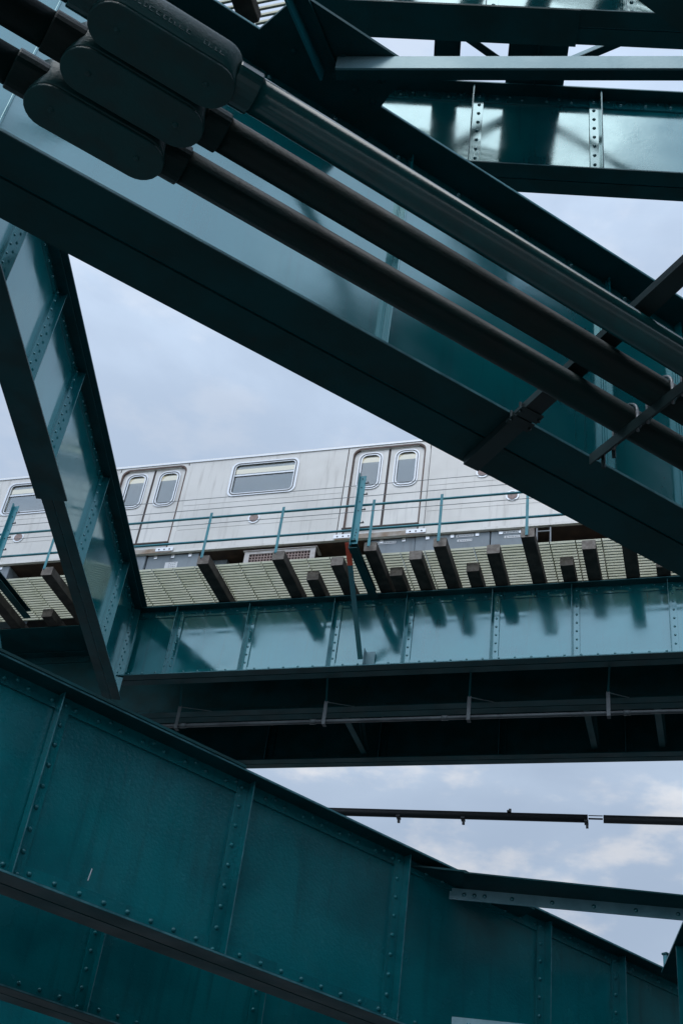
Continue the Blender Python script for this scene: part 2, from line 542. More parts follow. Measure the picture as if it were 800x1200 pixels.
# big girder across the picture and its twin overhead
D = AZ_RAMP
plate_girder('plate_girder', 'huge diagonal teal girder with three thick pipes slung below it', D, 3.50, 3.90, 5.557, -9, 14, 0.41, (-3.6, -1.8, -0.05, 1.86, 3.24, 3.79, 4.9, 6.6), plates=True,
             mat='enamel', rpitch=0.2, group='twin girders of the diagonal span')
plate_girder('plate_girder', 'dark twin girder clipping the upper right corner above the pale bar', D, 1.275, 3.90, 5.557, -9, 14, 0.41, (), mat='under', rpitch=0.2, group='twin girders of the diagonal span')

# low girder at the bottom left and its twin behind
W = AZ_LOW
SL = (-2.2, -0.4, 1.4, 3.15, 4.91, 6.62, 8.42, 9.48, 11.0)
plate_girder('plate_girder', 'dark teal low girder with dull orange-peel paint, nearest at the bottom', W, 7.70, 2.80, 4.257, -8, 22, 0.386, SL, mat='enamel_old', rpitch=0.2, rr=0.02, leg=0.128, bleg=0.165, fin=0.115, flip=SL[:3] + SL[4:],
             topcover=(-8, 4.75, 0.41), group='twin girders of the low span')
plate_girder('plate_girder', 'shadowed twin girder glimpsed below the bottom flange of the low girder', W, 10.06, 2.80, 4.257, -8, 22, 0.386, (1.4, 3.3, 5.14, 6.98, 8.8), mat='enamel_old', rpitch=0.2, rr=0.02, leg=0.128, bleg=0.165, fin=0.115,
             flip=(1.4, 3.3, 5.14, 6.98, 8.8), group='twin girders of the low span')
plate_girder('plate_girder', 'third low girder, a dark strip in the bottom left corner', W, 12.6, 2.80, 4.257, -8, 22, 0.386, (1.4, 4.2, 7.0), mat='enamel_old', rpitch=0.2, rr=0.02, leg=0.128, group='twin girders of the low span')
plate_girder('plate_girder', 'short cross girder at the right edge butting into the low girder', R_(81.05), -2.08, 2.80, 4.2, 1.0, 12.3, 0.386, (10.9, 11.5), side=1, mat='enamel_old', rpitch=0.2, leg=0.128, rr=0.02)

# two cross girders at the upper right
E = AZ_CROSS
plate_girder('plate_girder', 'reflective upper right girder behind the pale horizontal bar', E, 7.01, 9.70, 11.05, -9, 16, 0.31, (-3.7, -2.5, -1.2, -0.05, 1.2, 2.4, 3.7), flip=(1.2, 2.4, 3.7), mat='enamel', group='pair of girders at the upper right')
plate_girder('plate_girder', 'dark girder at the very top, only its lower web and flange in view', E, 5.47, 9.70, 11.05, -1.55, 16, 0.31, (-1.2, 0.0, 1.17, 2.4, 3.7), mat='enamel', cover=(-1.55, 0.78, 0.33), seam=False,
             group='pair of girders at the upper right')


# cross frames between girder pairs
def cross_frame(label, az, t, n0, n1, zb, zt, group=None):
    r = thing('cross_frame', label, 'cross brace', az, t, (n0 + n1) / 2, zb, group)
    h = (n1 - n0) / 2
    H = zt - zb
    for (p, q) in (((0, -h, 0.12), (0, h, H - 0.12)), ((0.03, h, 0.12), (0.03, -h, H - 0.12))):
        link('diagonal', MB().bar(p, q, 0.016, 0.09, (1, 0, 0)).bar((p[0] - 0.035, p[1], p[2]), (q[0] - 0.035, q[1], q[2]), 0.07, 0.014, (1, 0, 0)).mesh('diagonal', 'under'), r)
    link('chord', MB().box(-0.05, 0.05, -h, h, H - 0.11, H - 0.095).box(-0.05, -0.036, -h, h, H - 0.095, H - 0.02).mesh('chord', 'under'), r)
    link('chord', MB().box(-0.05, 0.05, -h, h, 0.05, 0.065).box(-0.05, -0.036, -h, h, 0.065, 0.14).mesh('chord', 'under'), r)
    return r


for t, lab in ((-11.5, 'dark cross brace under the viaduct, left of the steep girder'), (-5.75, 'dark cross brace under the viaduct, below the red-banded post'),
               (-1.8, 'dark cross brace under the viaduct, right of the middle pipe hanger'), (-0.72, 'dark cross brace under the viaduct, rightmost beyond the last pipe hanger')):
    cross_frame(lab, T, t, 16.90, 18.25, 9.72, 11.03, 'cross braces under the viaduct')
r = thing('diaphragm', 'wide dark tie plate between the two top girders, above the pale bar', 'diaphragm', E, 0.54, 6.24, 11.086)
link('plate', MB().box(-0.29, 0.29, -0.72, 0.7, 0.0, 0.014).mesh('plate', 'under'), r)
link('rib', MB().box(-0.007, 0.007, -0.6, 0.6, -0.1, -0.0005).mesh('rib', 'under'), r)
r = thing('flat_strut', 'dark flat strut between the top girders, left of the wide tie plate', 'strut', E, -0.35, 6.2, 11.086)
link('flat_bar', MB().box(-0.13, 0.115, -0.7, 0.72, 0.0, 0.014).mesh('flat_bar', 'under'), r)
link('edge_leg', MB().box(0.1155, 0.13, -0.55, 0.58, -0.06, 0.06).mesh('edge_leg', 'under'), r)
for p, q, lab in (((-1.3, 5.63), (0.36, 6.75), 'thin diagonal brace between the top girders, left of the tie plate'), ((2.6, 5.66), (0.72, 6.70), 'thin diagonal brace between the top girders, right of the tie plate')):
    m_ = ((p[0] + q[0]) / 2, (p[1] + q[1]) / 2)
    r = thing('lateral_brace', lab, 'brace', E, m_[0], m_[1], 11.06)
    a_, b_ = (p[0] - m_[0], p[1] - m_[1], 0), (q[0] - m_[0], q[1] - m_[1], 0)
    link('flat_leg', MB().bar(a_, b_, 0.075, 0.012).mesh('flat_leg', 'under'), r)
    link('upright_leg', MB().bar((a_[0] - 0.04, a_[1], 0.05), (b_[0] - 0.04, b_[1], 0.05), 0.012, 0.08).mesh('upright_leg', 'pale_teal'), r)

# dark deck plate under the track
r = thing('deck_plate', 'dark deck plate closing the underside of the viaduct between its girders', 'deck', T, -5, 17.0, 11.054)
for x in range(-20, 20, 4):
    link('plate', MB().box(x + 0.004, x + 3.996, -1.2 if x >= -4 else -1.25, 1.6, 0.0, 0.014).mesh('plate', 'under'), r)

# ------------------------------------------------------------------ ties
TIES = [(-7.55, 14.25, 'L'), (-6.28, 14.27, 'L'), (-5.88, 14.86, 'S'), (-5.38, 14.52, 'M'), (-4.76, 14.21, 'L'), (-4.51, 14.89, 'S'), (-4.11, 14.50, 'M'),
        (-3.67, 14.22, 'L'), (-3.29, 14.90, 'S'), (-2.90, 14.48, 'M'), (-2.33, 14.14, 'L'), (-1.85, 14.90, 'S'), (-1.48, 14.53, 'M'), (-0.90, 14.19, 'L'), (-0.45, 15.09, 'S'),
        (-10.37, 14.26, 'L'), (-10.95, 15.45, 'S'), (-11.7, 14.75, 'M')]
TIE_LABEL = ['long wooden tie end with a railing post, first right of the steep girder', 'long wooden tie end in front of the perforated vent panel', 'stubby wooden tie end between the vent panel and the red-banded brace',
             'medium wooden tie end just left of the red-banded brace', 'long wooden tie end just right of the red-banded brace', 'stubby wooden tie end, nearest right of the red-banded brace',
             'medium wooden tie end below the right train door', 'long wooden tie end with scratched marks, under the pair of white stickers', 'stubby wooden tie end under the first grey box with stickers',
             'medium wooden tie end between the two stickered grey boxes', 'long mossy wooden tie end with the rightmost railing post', 'stubby wooden tie end, second from the right',
             'medium wooden tie end right of the mossy one', 'long dark wooden tie end half hidden by the big diagonal girder', 'stubby wooden tie end, rightmost under the diagonal girder',
             'long wooden tie end left of the steep girder with a railing post', 'stubby wooden tie end just left of the steep girder', 'wooden tie end at the left picture edge below the outrigger']


def tie_mesh(n0, n1, wd=0.2, h=0.165):
    mb = MB()
    b = 0.008
    x, l = wd / 2, n1 - n0
    prof = [(-x + b, 0), (x - b, 0), (x, b), (x, h - b), (x - b, h), (-x + b, h), (-x, h - b), (-x, b)]
    n = len(prof)
    v = [(px, yy, pz) for yy in (0, l) for px, pz in prof]
    mb.add(v, [(i, n + i, n + (i + 1) % n, (i + 1) % n) for i in range(n)], 0)
    mb.add(v, [tuple(range(n)), tuple(range(n, 2 * n))[::-1]], 1)
    return mb


for i, (t, n0, k) in enumerate(TIES):
    r = thing('wooden_tie', TIE_LABEL[i], 'railway tie', T, t, n0, 11.075, 'wooden ties carrying the track')
    o = link('timber', tie_mesh(n0, 19.2).mesh('timber', ['wood', 'endgrain']), r)
    r.rotation_euler[2] += R_(random.uniform(-0.4, 0.4))
# running rails
for n0, lab in ((16.45, 'near running rail hidden under the train'), (17.885, 'far running rail hidden under the train')):
    r = thing('running_rail', lab, 'rail', T, -5, n0, 11.242, 'running rails under the train')
    link('rail_foot', MB().box(-22, 20, -0.07, 0.07, 0, 0.02).mesh('rail_foot', 'brown'), r)
    link('rail_head', MB().box(-22, 20, -0.01, 0.01, 0.02, 0.1).box(-22, 20, -0.035, 0.035, 0.1, 0.14).mesh('rail_head', 'galv'), r)

# ------------------------------------------------------------------ walkway grating
BAY = 0.385


def grating(label, az, t0, nb, n0, n1, z, group):
    r = thing('walkway', label, 'walkway', az, t0, n0, z, group)
    mb = MB()
    P_ = 0.07
    k = int((n1 - n0) / P_)
    for i in range(k):
        y = i * P_
        mb.box(0.009, BAY - 0.009, y, y + 0.024, 0.0, 0.04)
    mb.box(0.001, 0.0085, 0.0, (k - 1) * P_ + 0.024, 0.03, 0.039)
    me = mb.mesh('grating_panel', 'grate')
    for i in range(nb):
        link('grating_panel', me, r, (i * BAY, 0, random.uniform(-0.002, 0.002)), kind='stuff')
    return r


grating('pale slatted walkway grating along the train, laid on the wooden ties', T, -14.0, 42, 14.57, 15.86, 11.246, 'slatted walkways')

# ------------------------------------------------------------------ railing
r = thing('railing', 'thin teal two-rail railing on the tie ends in front of the train', 'railing', T, -5, 14.12, 11.1)
for t in (-10.34, -7.52, -6.27, -4.76, -3.67, -2.34, -0.95):
    x = t + 5
    link('railing_post', MB().box(x - 0.022, x + 0.022, -0.003, 0.004, 0.0, 0.92).box(x - 0.022, x - 0.015, 0.004, 0.04, 0.0, 0.92).mesh('railing_post', 'light_teal'), r)
for z in (0.83, 0.335):
    link('rail', MB().tube((-11, 0.025, z), (10, 0.025, z + 0.03), 0.02, 8).mesh('rail', 'light_teal', smooth=True), r)

for z, lab in ((12.25, 'topmost thin wire strung between the teal outrigger posts'), (12.02, 'thin wire just above the upper railing bar'), (11.71, 'thin wire between the two railing bars')):
    r = thing('wire', lab, 'wire', T, -5, 14.03, z, 'wires strung on the outrigger posts')
    link('strand', MB().tube((-11, 0, 0), (10, 0, 0.02), 0.0055, 5).mesh('strand', 'galv', smooth=True), r)


# outrigger post with knee brace
def outrigger(label, t, band):
    r = thing('outrigger_post', label, 'post', T, t, 13.98, 10.95, 'outrigger posts on the viaduct edge')
    # channel post: back with holes and one leg
    mb = MB()
    mb.box(-0.055, 0.055, 0.0, 0.008, 0.1, 1.46)
    mb.box(-0.055, -0.047, -0.05, 0.0, 0.06, 1.5)
    link('post', mb.mesh('post', 'light_teal'), r)
    mb = MB()
    for z in (0.2, 0.26, 0.32, 0.38, 0.75, 0.93, 1.22, 1.4):
        mb.tube((0.005 + random.uniform(-0.012, 0.012), 0.0, z), (0.005, -0.003, z), 0.012, 8)
    link('bolt_hole', mb.mesh('bolt_hole', 'cable'), r)
    for z in (1.3, 1.07, 0.76, 0.5):
        link('hook', MB().box(0.05, 0.115, -0.012, 0.0, z - 0.01, z + 0.008).box(0.09, 0.103, -0.012, 0.0, z + 0.008, z + 0.03).mesh('hook', 'cable'), r)
    link('arm', MB().box(-0.07, -0.06, -0.03, 1.3, 0.0, 0.16).box(-0.06, 0.07, -0.03, 1.3, 0.0, 0.012).box(-0.06, 0.03, -0.03, 1.3, 0.148, 0.16).mesh('arm', 'under'), r)
    p, q = Vector((-0.1, -0.02, 0.14)), Vector((-0.1, 1.31, -1.14))
    d = (q - p).normalized()
    s_ = p + d * 0.02
    e_ = p + d * (0.37 if band else 0.02)
    if band:
        link('red_band', MB().bar(s_, e_, 0.082, 0.022).mesh('red_band', 'red'), r)
    link('knee_brace', MB().bar(e_ + d * 0.001, q, 0.08, 0.014).bar(e_ + d * 0.001 + Vector((-0.033, 0.03, 0.03)), q + Vector((-0.033, 0.03, 0.03)), 0.012, 0.07).mesh('knee_brace', 'enamel'), r)
    link('clip_angle', MB().box(-0.06, 0.09, 1.425, 1.44, -1.22, -0.94).box(-0.06, -0.05, 1.3, 1.425, -1.22, -0.94).mesh('clip_angle', 'pale_teal'), r)
    return r


outrigger('teal perforated post with a red-painted band on its brace, in front of the train door', -4.95, True)
outrigger('teal perforated post at the left picture edge, left of the steep girder', -11.2, False)

# hanging pipe under the viaduct
r = thing('hanging_pipe', 'thin grey pipe hung on straps beneath the train viaduct', 'pipe', T, -5, 15.9, 9.085)
link('pipe', MB().tube((-17, 0, 0), (16, 0, 0), 0.032, 10).mesh('pipe', 'dull_galv', smooth=True), r)
for x in (-3.1, -0.9, 1.2, 3.9):
    link('coupling', MB().tube((x - 0.05, 0, 0), (x + 0.05, 0, 0), 0.041, 10).mesh('coupling', 'dull_galv', smooth=True), r)
for t in (-8.2, -5.71, -3.43, -1.36, 1.1):
    x = t + 5
    link('hanger', MB().box(x - 0.028, x + 0.028, -0.05, -0.042, -0.06, 0.34).box(x - 0.028, x + 0.028, -0.05, 0.05, -0.068, -0.06).mesh('hanger', 'dull_galv'), r)
    link('hanger_arm', MB().bar((x, -0.046, 0.33), (x + 0.05, -0.28, 0.63), 0.03, 0.012).bar((x, -0.04, 0.33), (x + 0.25, 0.62, 0.62), 0.03, 0.012).mesh('hanger_arm', 'under'), r)

# ------------------------------------------------------------------ train
n_side = 15.6
tr = thing('train_car', 'brushed stainless steel subway car seen from below behind the railing', 'train', T, -6.0, n_side, 11.38)
X0, X1 = -13.0, 6.2          # local x = track axis + 6


def tx(t):
    return t + 6.0


def tz(z):
    return z - 11.38


doors = [(-9.70, 0.66), (-5.09, 0.66), (-0.48, 0.66), (-14.31, 0.66)]
wins = [(-8.03, -6.85, 13.68, 14.38), (-12.75, -11.57, 13.68, 14.38), (-3.3, -2.1, 13.68, 14.38)]
zb_, zr_ = tz(12.48), tz(14.55)
holes = [(tx(c) - hw, tx(c) + hw, tz(12.70), tz(14.47)) for c, hw in doors] + [(tx(a), tx(b), tz(c), tz(d)) for a, b, c, d in wins]
xs = sorted({X0, X1} | {h for q in holes for h in q[:2]})
zs = sorted({zb_, zr_} | {h for q in holes for h in q[2:]})
mb = MB()
for i in range(len(xs) - 1):
    for j in range(len(zs) - 1):
        cx, cz = (xs[i] + xs[i + 1]) / 2, (zs[j] + zs[j + 1]) / 2
        if any(h[0] < cx < h[1] and h[2] < cz < h[3] for h in holes):
            continue
        mb.box(xs[i], xs[i + 1], 0.0, 0.05, zs[j], zs[j + 1])
link('body_side', mb.mesh('body_side', 'steel'), tr)
# roof shell and far side, floor
prof = [(0.0, 14.55), (0.012, 14.60), (0.05, 14.66), (0.16, 14.77), (0.4, 14.88), (0.8, 14.97), (1.3, 15.0)]
prof = prof + [(2.6 - y, z) for y, z in prof[::-1][1:]] + [(2.6, 12.48)]
mb = MB()
v = [(x, y, tz(z)) for x in (X0, X1) for y, z in prof]
n = len(prof)
mb.add(v, [(i, n + i, n + i + 1, i + 1) for i in range(n - 1)])
link('roof', mb.mesh('roof', 'steel', smooth=True), tr)
link('gutter', MB().box(X0, X1, -0.018, 0.0, tz(14.555), tz(14.585)).mesh('gutter', 'trim'), tr)
link('floor', MB().box(X0, X1, 0.05, 2.58, tz(12.42), tz(12.5)).mesh('floor', 'brown'), tr)
link('side_sill', MB().box(X0, X1, -0.012, 0.05, tz(12.43), tz(12.478)).mesh('side_sill', 'steel'), tr)
link('interior_wall', MB().box(X0, X1, 2.2, 2.25, tz(12.5), tz(14.9)).mesh('interior_wall', 'interior'), tr)
link('ceiling', MB().box(X0, X1, 0.1, 2.2, tz(14.6), tz(14.64)).mesh('ceiling', 'interior'), tr)
link('ceiling_light', MB().box(X0, X1, 0.36, 0.45, tz(14.57), tz(14.599)).box(X0, X1, 1.9, 2.04, tz(14.57), tz(14.599)).mesh('ceiling_light', 'lamp'), tr)
# beads pressed into the side, broken at the doors
def spans(pad):
    s, e = X0, None
    res = []
    for c, hw in sorted(doors):
        res.append((s, tx(c) - hw - pad))
        s = tx(c) + hw + pad
    res.append((s, X1))
    return res


for z, hh in ((13.50, 0.008), (12.93, 0.007)):
    for a, b in spans(0.13):
        link('side_bead', MB().box(a, b, -0.004, 0.0, tz(z), tz(z) + hh).mesh('side_bead', 'steel'), tr)
for t in (-9.03 + 0.02, -10.42, -5.86, -4.33, -1.25, 0.28, -13.5):
    link('panel_joint', MB().box(tx(t) - 0.008, tx(t) + 0.008, -0.004, 0.0, tz(12.5), tz(14.54)).mesh('panel_joint', 'gap'), tr)


def door_leaf(xa, xb, wx0, wx1):
    z0, z1 = tz(12.70), tz(14.47)
    w0, w1 = tz(13.60), tz(14.36)
    mb = MB()
    y0, y1 = 0.03, 0.055
    mb.box(xa, wx0, y0, y1, z0, z1).box(wx1, xb, y0, y1, z0, z1).box(wx0, wx1, y0, y1, z0, w0).box(wx0, wx1, y0, y1, w1, z1)
    d_ = link('door_leaf', mb.mesh('door_leaf', 'door_steel'), tr)
    fr = MB().ring_y(rounded(wx0 - 0.05, wx1 + 0.05, w0 - 0.05, w1 + 0.05, 0.15), rounded(wx0 + 0.012, wx1 - 0.012, w0 + 0.012, w1 - 0.012, 0.11), 0.012, 0.0295, 0)
    fr.ring_y(rounded(wx0 - 0.028, wx1 + 0.028, w0 - 0.028, w1 + 0.028, 0.135), rounded(wx0 - 0.012, wx1 + 0.012, w0 - 0.012, w1 + 0.012, 0.125), 0.006, 0.0115, 1)
    link('door_window_frame', fr.mesh('door_window_frame', ['trim', 'window_rubber']), d_)
    link('pane', MB().box(wx0, wx1, 0.04, 0.048, w0, w1).mesh('pane', 'glass'), d_)
    return d_


for c, hw in doors:
    x = tx(c)
    door_leaf(x - hw + 0.012, x - 0.022, x - hw + 0.15, x - 0.16)
    door_leaf(x + 0.022, x + hw - 0.012, x + 0.16, x + hw - 0.15)
    link('door_seal', MB().box(x - 0.022, x + 0.022, 0.034, 0.05, tz(12.70), tz(14.47)).mesh('door_seal', 'gap'), tr)
    # rounded dark opening edge
    outer = arch(x - hw - 0.012, x + hw + 0.012, tz(12.50), tz(14.515), 0.155)
    inner = arch(x - hw + 0.012, x + hw - 0.012, tz(12.505), tz(14.475), 0.14)
    link('door_frame', MB().ring_y(outer, inner, -0.008, 0.0295).mesh('door_frame', 'rustgap'), tr)
    outer2 = arch(x - hw - 0.10, x + hw + 0.10, tz(12.49), tz(14.54), 0.2)
    link('door_surround', MB().ring_y(outer2, arch(x - hw - 0.012, x + hw + 0.012, tz(12.50), tz(14.515), 0.155), -0.005, 0.0).mesh('door_surround', 'steel'), tr)
    link('threshold', MB().box(x - hw - 0.02, x + hw + 0.02, -0.05, 0.03, tz(12.63), tz(12.66)).mesh('threshold', 'gap'), tr)
    link('step_plate', MB().box(x - hw - 0.12, x + hw + 0.12, -0.025, -0.0125, tz(12.425), tz(12.52)).mesh('step_plate', 'rust_plate'), tr)
    mb = MB()
    for sg in (-1, 1):
        xx = x + sg * (hw - 0.02)
        mb.box(xx - 0.17, xx + 0.17, -0.034, -0.026, tz(12.45), tz(12.53))
    link('step_lug', mb.mesh('step_lug', 'trim'), tr)
    mb = MB()
    for sg in (-1, 1):
        for kx in (-0.1, 0, 0.1):
            xx = x + sg * (hw - 0.02) + kx
            mb.tube((xx, -0.034, tz(12.485)), (xx, -0.037, tz(12.485)), 0.016, 8)
    link('lug_hole', mb.mesh('lug_hole', 'gap'), tr)
for a, b, c, d in wins:
    x0, x1, z0, z1 = tx(a), tx(b), tz(c), tz(d)
    fr = link('window_frame', MB().ring_y(rounded(x0 - 0.07, x1 + 0.07, z0 - 0.06, z1 + 0.06, 0.13), rounded(x0 + 0.01, x1 - 0.01, z0 + 0.01, z1 - 0.01, 0.075), -0.016, 0.0).ring_y(
        rounded(x0 - 0.03, x1 + 0.03, z0 - 0.03, z1 + 0.03, 0.11), rounded(x0 - 0.008, x1 + 0.008, z0 - 0.008, z1 + 0.008, 0.09), -0.021, -0.0165, 1).mesh('window_frame', ['trim', 'window_rubber']), tr)
    link('transom', MB().box(x0, x1, 0.005, 0.035, tz(14.115), tz(14.145)).mesh('transom', 'trim'), fr)
    link('pane', MB().box(x0, x1, 0.02, 0.028, z0, tz(14.1145)).mesh('pane', 'glass'), fr)
    link('pane', MB().box(x0, x1, 0.012, 0.018, tz(14.1455), z1).mesh('pane', 'glass'), fr)
# round marker lights / plates low on the side
for t, z in ((-7.46, 13.07), (-2.84, 13.12), (-3.37, 13.69), (-12.2, 13.05)):
    x, zz = tx(t), tz(z)
    e = link('marker_disc', MB().tube((x, -0.014, zz), (x, -0.0005, zz), 0.115, 20).mesh('marker_disc', 'trim'), tr)
    link('marker_grille', MB().tube((x, -0.019, zz), (x, -0.0145, zz), 0.085, 20).mesh('marker_grille', 'marker'), e)
# under-floor equipment
for t0, t1, z0, yy in ((-9.78, -9.42, 11.75, 0.03), (-9.40, -8.40, 11.75, 0.06), (-8.33, -7.95, 12.0, 0.3), (-5.25, -4.47, 11.75, 0.06), (-4.465, -3.20, 11.75, 0.05), (-3.185, -2.52, 11.75, 0.05), (-12.9, -12.2, 11.75, 0.05)):
    e = link('equipment_box', MB().box(tx(t0), tx(t1), yy, 1.1, tz(z0), tz(12.424)).mesh('equipment_box', 'box'), tr, bevel=0.015)
    if t1 - t0 > 0.6:
        mb = MB()
        k = int((t1 - t0) / 0.33)
        for i in range(k):
            xx = tx(t0) + (i + 0.5) * (t1 - t0) / k
            mb.dome((xx, yy - 0.0, tz(12.06)), (0, -1, 0), 0.022)
            mb.box(xx - 0.03, xx + 0.03, yy - 0.014, yy, tz(12.345), tz(12.415))
        link('latch', mb.mesh('latch', 'trim'), e)
for t, z, ww, hh, yy in ((-8.9, 12.17, 0.24, 0.17, 0.06), (-3.62, 12.375, 0.3, 0.055, 0.05), (-3.62, 12.275, 0.25, 0.05, 0.05), (-2.85, 12.385, 0.28, 0.055, 0.05), (-2.83, 12.285, 0.26, 0.05, 0.05), (-5.0, 12.35, 0.4, 0.055, 0.06)):
    x = tx(t)
    e = link('sticker', MB().box(x - ww / 2, x + ww / 2, yy - 0.005, yy - 0.0005, tz(z) - hh / 2, tz(z) + hh / 2).mesh('sticker', 'white'), tr)
    mb = MB()
    rows = 4 if hh > 0.1 else 1
    for k in range(rows):
        zc = tz(z) + (k - (rows - 1) / 2) * hh / rows
        xx = x - ww / 2 + 0.07
        while xx < x + ww / 2 - 0.03:
            l = random.uniform(0.012, 0.035)
            mb.box(xx, xx + l, yy - 0.0062, yy - 0.0053, zc - 0.006, zc + 0.006)
            xx += l + 0.012
    if hh < 0.1:
        mb.prism_y([(x - ww / 2 + 0.02, tz(z) - 0.014), (x - ww / 2 + 0.054, tz(z) - 0.014), (x - ww / 2 + 0.037, tz(z) + 0.016)], yy - 0.0062, yy - 0.0053)
    link('print', mb.mesh('print', 'ink'), e)
# perforated vent panel
e = link('vent_panel', MB().box(tx(-7.5), tx(-6.24), 0.10, 0.8, tz(11.8), tz(12.34)).mesh('vent_panel', 'redrust'), tr)
mb = MB()
gx0, gx1, gz0, gz1 = tx(-7.52), tx(-6.22), tz(11.94), tz(12.36)
mb.box(gx0, gx1, 0.05, 0.075, gz1 - 0.06, gz1).box(gx0, gx1, 0.05, 0.075, gz0, gz0 + 0.02).box(gx0, gx0 + 0.09, 0.05, 0.075, gz0 + 0.02, gz1 - 0.06).box(gx1 - 0.09, gx1, 0.05, 0.075, gz0 + 0.02, gz1 - 0.06)
xm = (gx0 + gx1) / 2
mb.box(xm - 0.06, xm + 0.06, 0.05, 0.075, gz0 + 0.02, gz1 - 0.06)
for a, b in ((gx0 + 0.09, xm - 0.06), (xm + 0.06, gx1 - 0.09)):
    k = 9
    for i in range(1, k):
        x = a + (b - a) * i / k
        mb.box(x - 0.009, x + 0.009, 0.056, 0.068, gz0 + 0.02, gz1 - 0.06, 1)
    for j in range(1, 6):
        z = gz0 + 0.02 + (gz1 - gz0 - 0.08) * j / 6
        mb.box(a, b, 0.058, 0.066, z - 0.009, z + 0.009, 1)
link('perforated_sheet', mb.mesh('perforated_sheet', ['grille', 'marker']), e)
link('vent_lip', MB().box(gx0 - 0.03, gx1 + 0.03, 0.03, 0.3, gz1 + 0.001, gz1 + 0.012).mesh('vent_lip', 'grille'), e)
# bogie at the right and running gear in the dark between boxes
e = link('bogie_frame', MB().box(tx(-1.9), tx(1.3), 0.25, 0.45, tz(11.75), tz(12.05)).box(tx(-0.6), tx(0.0), 0.2, 0.6, tz(11.65), tz(12.2)).mesh('bogie_frame', 'brown'), tr)
for t in (-1.45, 0.85):
    wv = link('wheel', MB().tube((tx(t), 0.5, 0.42), (tx(t), 0.62, 0.42), 0.43, 28).mesh('wheel', 'brown'), e)
    link('axle_box', MB().tube((tx(t), 0.2, 0.42), (tx(t), 0.5, 0.42), 0.14, 12).mesh('axle_box', 'brown'), wv)
link('step_rail', MB().tube((tx(-2.42), 0.02, tz(12.1)), (tx(-2.42), 0.02, tz(12.4)), 0.015, 6).tube((tx(-2.42), 0.02, tz(12.33)), (tx(-2.2), 0.02, tz(12.33)), 0.015, 6).tube((tx(-2.2), 0.02, tz(12.05)), (tx(-2.2), 0.02, tz(12.4)), 0.015, 6).mesh('step_rail', 'galv'), tr)
link('underframe', MB().box(X0, X1, 0.55, 2.1, tz(12.1), tz(12.41)).mesh('underframe', 'brown'), tr)
link('air_tank', MB().tube((tx(-8.2), 0.5, tz(12.05)), (tx(-7.55), 0.5, tz(12.05)), 0.2, 16).mesh('air_tank', 'brown', smooth=True), tr)

# ------------------------------------------------------------------ pipes slung under the diagonal girder
PZ = 3.78


def big_pipe(label, n, t_body, mat):
    r = thing('conduit_pipe', label, 'pipe', D, 3.0, n, PZ, 'three thick pipes under the diagonal girder')
    mb = MB().tube((t_body + 0.02 - 3, 0, 0), (9, 0, 0), 0.069, 24)
    link('pipe', mb.mesh('pipe', mat, smooth=True), r)
    mb = MB().tube((-10, 0, 0), (t_body - 0.52 - 3, 0, 0), 0.069, 24)
    link('pipe', mb.mesh('pipe', mat, smooth=True), r)
    for a, b in ((t_body - 0.02, t_body + 0.075), (t_body - 0.62, t_body - 0.5)):
        link('coupling', MB().tube((a - 3, 0, 0), (b - 3, 0, 0), 0.079, 24).mesh('coupling', mat), r, bevel=0.006)
    return r


def conduit_body(label, n, t_end, mat):
    r = thing('conduit_fitting', label, 'pipe fitting', D, t_end - 0.27, n, PZ - 0.1, 'cast pull fittings on the pipes')
    L_, wd = 0.272, 0.1
    def stad(k, w_):
        pts = []
        for cx, a0 in ((L_ - w_ + k, -90), (-(L_ - w_) - k, 90)):
            for i in range(13):
                a = R_(a0 + 180 * i / 12)
                pts.append((cx + w_ * math.cos(a), w_ * math.sin(a)))
        return pts
    body = MB()
    layers = [(0.0, 0.092), (0.004, 0.097), (0.13, 0.097), (0.16, 0.086), (0.172, 0.065)]
    n_ = 26
    vs = []
    for z, w_ in layers:
        vs += [(x, y, z + 0.016) for x, y in stad(0, w_)]
    fs = [(l * n_ + i, l * n_ + (i + 1) % n_, (l + 1) * n_ + (i + 1) % n_, (l + 1) * n_ + i) for l in range(len(layers) - 1) for i in range(n_)]
    fs += [tuple(range(n_))[::-1], tuple((len(layers) - 1) * n_ + i for i in range(n_))]
    body.add(vs, fs)
    link('body', body.mesh('body', mat, smooth=True), r).data.polygons.foreach_set('use_smooth', [len(p.vertices) == 4 for p in r.children[0].data.polygons])
    link('cover', MB().prism(stad(0.0, 0.092), 0.0, 0.0155).mesh('cover', mat), r, bevel=0.004)
    for x in (-0.17, 0.17):
        link('screw', MB().dome((x, 0.0, 0.0), (0, 0, -1), 0.012).mesh('screw', mat), r)
    # raised foundry lettering on the near wall, worn beyond reading
    let = MB()
    x = -0.17
    while x < 0.17:
        l = random.uniform(0.01, 0.02)
        if random.random() < 0.86:
            let.box(x, x + l, -0.0986, -0.0965, 0.055, 0.06).box(x, x + 0.004, -0.0986, -0.0965, 0.0601, 0.077)
            if random.random() < 0.6:
                let.box(x, x + l, -0.0986, -0.0965, 0.0771, 0.081)
        x += l + 0.008
    link('cast_lettering', let.mesh('cast_lettering', mat), r, kind='stuff')
    return r


big_pipe('thick dark pipe under the diagonal girder, uppermost with the shiny teal edge', 2.478, 0.60, 'conduit_gloss')
big_pipe('thick dark pipe under the diagonal girder, middle of the three', 2.69, 0.585, 'conduit')
big_pipe('thick dark pipe under the diagonal girder, lowest beside the bright web', 2.908, 0.53, 'conduit')
conduit_body('dark cast pull fitting with raised worn lettering, on the uppermost pipe', 2.478, 0.60, 'conduit_teal')
conduit_body('dark cast pull fitting squeezed between two others, on the middle pipe', 2.69, 0.585, 'conduit_teal')
conduit_body('dark cast pull fitting nearest the bright web, on the lowest pipe', 2.908, 0.53, 'conduit_teal')

